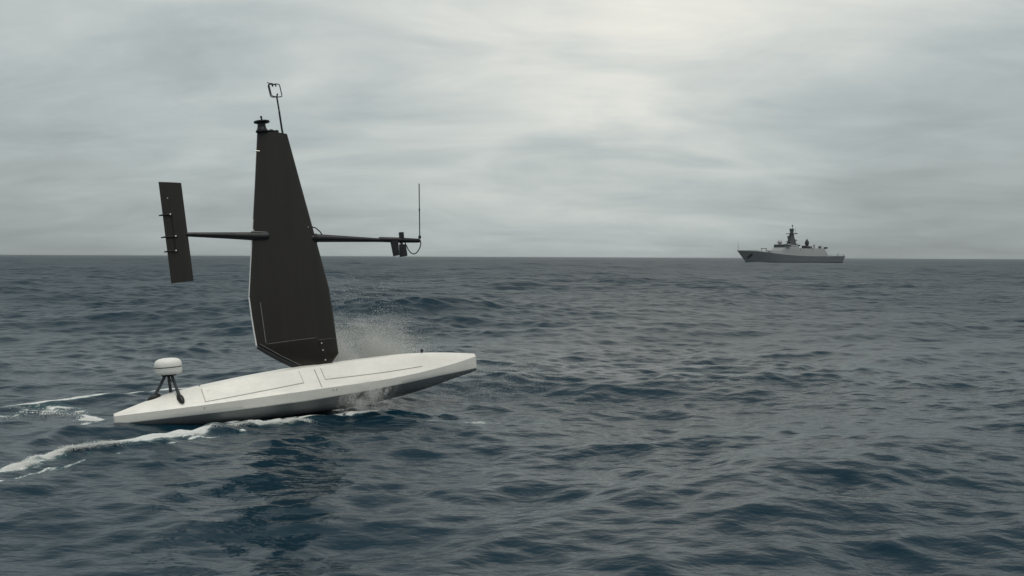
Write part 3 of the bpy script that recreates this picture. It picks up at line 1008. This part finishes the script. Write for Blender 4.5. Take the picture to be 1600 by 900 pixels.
# foredeck gear, staffs, stern rail
gf = MB().box((-17.6, -1.2, 5.3), (-16.0, 1.2, 6.9)).build('deck_gun', M['ship'], ship, None, .15)
MB().tube([(-16.2, 0, 6.6), (-13.6, 0, 7.0)], .13, 8).build('gun_barrel', M['shipdark'], gf, 40)
fr = MB()
for (x, y) in ((-10.8, 0), (-14.2, 0)):
    fr.tube([(x, y, 5.9), (x, y, 8.0)], .16, 8)
fr.tube([(-10.4, 0, 8.0), (-14.5, 0, 8.0)], .18, 8)
fr.build('boat_davit', M['shipdark'], ship, 40)
MB().tube([(6.3, 0, 6.6), (6.3, 0, 12.0)], [.10, .05], 6).build('jackstaff', M['shipdark'], ship, 40)
for x, z in ((-64.5, 5.0), (-69.7, 5.2)):
    MB().tube([(x, 4.6, 3.9), (x, 4.6, z)], .13, 6).build('stern_post', M['shipdark'], ship, 40)
MB().tube([(-70.0, 0, 3.9), (-70.3, 0, 6.4)], [.09, .05], 6).build('ensign_staff', M['shipdark'], ship, 40)
for side in (1, -1):
    rl = MB()
    for k in range(9):
        x = -57.8 - 1.5 * k
        rl.tube([(x, side * 4.85, 3.85), (x, side * 4.85, 4.75)], .03, 5)
    for z in (4.3, 4.75):
        rl.tube([(-57.8, side * 4.85, z), (-69.8, side * 4.85, z)], .025, 5)
    rl.build('stern_rail', M['shipdark'], ship)

# ------------------------------------------------------------------ spray and broken foam
def droplets(name, pts, rad, mat, stretch=None, fine=False):
    """many tiny drops in one mesh"""
    if fine:
        base = np.array([(1, 1, 1), (1, -1, -1), (-1, 1, -1), (-1, -1, 1)], float) * .8
        fc = np.array([(0, 1, 2), (0, 3, 1), (0, 2, 3), (1, 3, 2)])
    else:
        base = np.array([(1, 0, 0), (-1, 0, 0), (0, 1, 0), (0, -1, 0), (0, 0, 1), (0, 0, -1)], float)
        fc = np.array([(0, 2, 4), (2, 1, 4), (1, 3, 4), (3, 0, 4), (2, 0, 5), (1, 2, 5), (3, 1, 5), (0, 3, 5)])
    nb = len(base)
    n = len(pts)
    v = pts[:, None, :] + base[None] * rad[:, None, None] * (1 if stretch is None else stretch[:, None, :])
    f = (fc[None] + (np.arange(n) * nb)[:, None, None]).reshape(-1, 3)
    me = bpy.data.meshes.new(name)
    v = v.reshape(-1, 3).astype(np.float32)
    me.vertices.add(len(v)); me.vertices.foreach_set('co', v.ravel())
    me.loops.add(f.size); me.loops.foreach_set('vertex_index', f.ravel().astype(np.int32))
    me.polygons.add(len(f)); me.polygons.foreach_set('loop_start', (np.arange(len(f)) * 3).astype(np.int32))
    me.update(calc_edges=True)
    return link_mesh(name, me, mat)


def spray_mat():
    m = bpy.data.materials.new('spray_water')
    m.use_nodes = True
    t = NT(m.node_tree)
    t.n.clear()
    out = t.node('ShaderNodeOutputMaterial')
    a = t.node('ShaderNodeBsdfDiffuse'); a.inputs[0].default_value = (0.96, 0.96, 0.94, 1)
    b = t.node('ShaderNodeBsdfTranslucent'); b.inputs[0].default_value = (0.96, 0.96, 0.94, 1)
    mx = t.node('ShaderNodeMixShader'); mx.inputs[0].default_value = 0.5
    t.l.new(a.outputs[0], mx.inputs[1]); t.l.new(b.outputs[0], mx.inputs[2])
    t.l.new(mx.outputs[0], out.inputs[0])
    return m


M['spray'] = spray_mat()
M['foam'] = pmat('foam_white', (0.82, 0.83, 0.81), 0.7, var=0.06, vscale=20)
HW = Matrix.Translation(HULL_LOC) @ HULL_ROT.to_4x4()
HWn = np.array(HW)


def to_world(p):
    return p @ HWn[:3, :3].T + HWn[:3, 3]


# plume thrown up beyond the bow, drifting aft over the port side
def plume(n, s_mean, s_sd, y0, y1, top, z0=0.0):
    s = rng.normal(s_mean, s_sd, n)
    y = rng.uniform(y0, y1, n)
    h = top * rng.beta(1.15, 2.6, n)
    lean = -0.25 * h
    return np.stack([s + lean + rng.normal(0, .06, n), y, z0 + h], -1)


P = []; Q = []
a = plume(270000, 5.25, .60, .30, 1.15, 1.35, .25)
k = fbm(a[:, 0] * 2.2 + 9, a[:, 2] * 2.2 + 3, 4)
keep = k > rng.uniform(.30, .60, len(k))
P.append(a[keep]); Q.append(rng.uniform(.0017, .0036, keep.sum()))
a = plume(14000, 5.6, .45, .35, 1.0, 2.3, .2)
k = fbm(a[:, 0] * 3.2 + 9, a[:, 2] * 3.2 + 3, 4)
keep = k > rng.uniform(.40, .60, len(k))
P.append(a[keep]); Q.append(.0025 + .0065 * rng.beta(1, 4, keep.sum()))
# near side: water sheeting off the chine and falling back
for _ in range(26):
    s0 = rng.uniform(3.9, 5.3)
    m = int(rng.uniform(40, 190))
    q = rng.uniform(0, 1, m)
    yy = -float(np.interp(s0, ST, HB)) - .06 - rng.uniform(.1, .55) * q
    z0 = float(np.interp(s0, ST, ZB)) + rng.uniform(-.06, .05)
    wd = rng.uniform(.012, .05)
    zz = z0 - q * q * rng.uniform(.15, .42) + .10 * q * rng.uniform(0, 1)
    P.append(np.stack([s0 - rng.uniform(.15, .4) * q + rng.normal(0, wd, m), yy + rng.normal(0, .03, m), zz + rng.normal(0, wd, m)], -1))
    Q.append(rng.uniform(.0016, .0034, m))
# the densest jet beside the wing foot
m = 15000
q = rng.beta(1.2, 1.0, m)
a = np.stack([4.55 - .35 * q + rng.normal(0, .10 + .12 * q, m), -.80 - .28 * q + rng.normal(0, .07, m), .22 - .40 * q + rng.normal(0, .06, m)], -1)
k = fbm(a[:, 0] * 6, a[:, 2] * 6 + a[:, 1] * 3, 3)
a = a[k > rng.uniform(.28, .6, m)]
P.append(a)
Q.append(rng.uniform(.0016, .0034, len(a)))
# mist hanging under and ahead of the stem
m = 24000
a = np.stack([rng.normal(7.0, .75, m), rng.normal(-1.0, .4, m), -.36 + .75 * rng.beta(1.2, 2.4, m)], -1)
k = fbm(a[:, 0] * 1.8, a[:, 2] * 3 + a[:, 1] * 1.2, 3)
a = a[k > rng.uniform(.30, .62, m)]
P.append(a)
Q.append(rng.uniform(.0013, .0026, len(a)))
W = to_world(np.concatenate(P)); Qr = np.concatenate(Q)
ok = W[:, 2] > -0.1
spray = droplets('bow_spray', W[ok], Qr[ok], M['spray'], fine=True)
tag(spray, 'fine white spray flying around the bow of the sailing drone', 'spray', kind='stuff')

# lumpy broken foam riding the wake crests
def along(line, n, sd_side, shift=0.0):
    L = np.array(line)
    seg = np.hypot(*np.diff(L, axis=0).T)
    cum = np.concatenate([[0], np.cumsum(seg)])
    u = rng.uniform(0, cum[-1], n)
    x = np.interp(u, cum, L[:, 0]); y = np.interp(u, cum, L[:, 1])
    dx = np.interp(u + .05, cum, L[:, 0]) - np.interp(u - .05, cum, L[:, 0])
    dy = np.interp(u + .05, cum, L[:, 1]) - np.interp(u - .05, cum, L[:, 1])
    nn = np.hypot(dx, dy)
    off = rng.normal(shift, sd_side, n)
    return x + dy / nn * off, y - dx / nn * off, u


x, y, u = along(NEAR_ARM, 26000, .055, -.05)
pt = sstep(0.28, 0.62, fbm(u * 1.15 + 40, u * 0, 3))
keep = (fbm(x * 3.1, y * 3.1, 3) * (0.35 + .65 * pt) * sstep(.4, 1.6, u)) > rng.uniform(.16, .50, len(x))
x, y, pt = x[keep], y[keep], pt[keep]
z = sea_z(x, y) + rng.uniform(-.005, .06, len(x)) * rng.uniform(0, 1, len(x)) * pt
FP = [np.stack([x, y, z], -1)]; FR = [rng.uniform(.002, .006, len(x))]
x, y, u = along(WASH, 3000, .12)
keep = fbm(x * 1.5 + 30 + y * .4, y * 3.4, 4) > rng.uniform(.45, .66, len(x))
x, y = x[keep], y[keep]
FP.append(np.stack([x, y, sea_z(x, y) + .003], -1)); FR.append(rng.uniform(.005, .013, len(x)))
foam = droplets('wake_foam', np.concatenate(FP), np.concatenate(FR), M['spray'])
tag(foam, 'white broken foam along the wake of the sailing drone', 'foam', kind='stuff')

# ------------------------------------------------------------------ sea haze
def build_haze():
    m = bpy.data.materials.new('sea_haze')
    m.use_nodes = True
    t = NT(m.node_tree)
    t.n.clear()
    out = t.node('ShaderNodeOutputMaterial')
    v = t.node('ShaderNodeVolumePrincipled')
    v.inputs['Color'].default_value = (0.93, 0.96, 0.97, 1)
    v.inputs['Density'].default_value = 0.00006
    v.inputs['Anisotropy'].default_value = 0.2
    t.l.new(v.outputs[0], out.inputs['Volume'])
    o = MB().box((-6600, -6600, -3.0), (6600, 6600, 26.0)).build('haze', m)
    tag(o, kind='stuff')
    return o


build_haze()
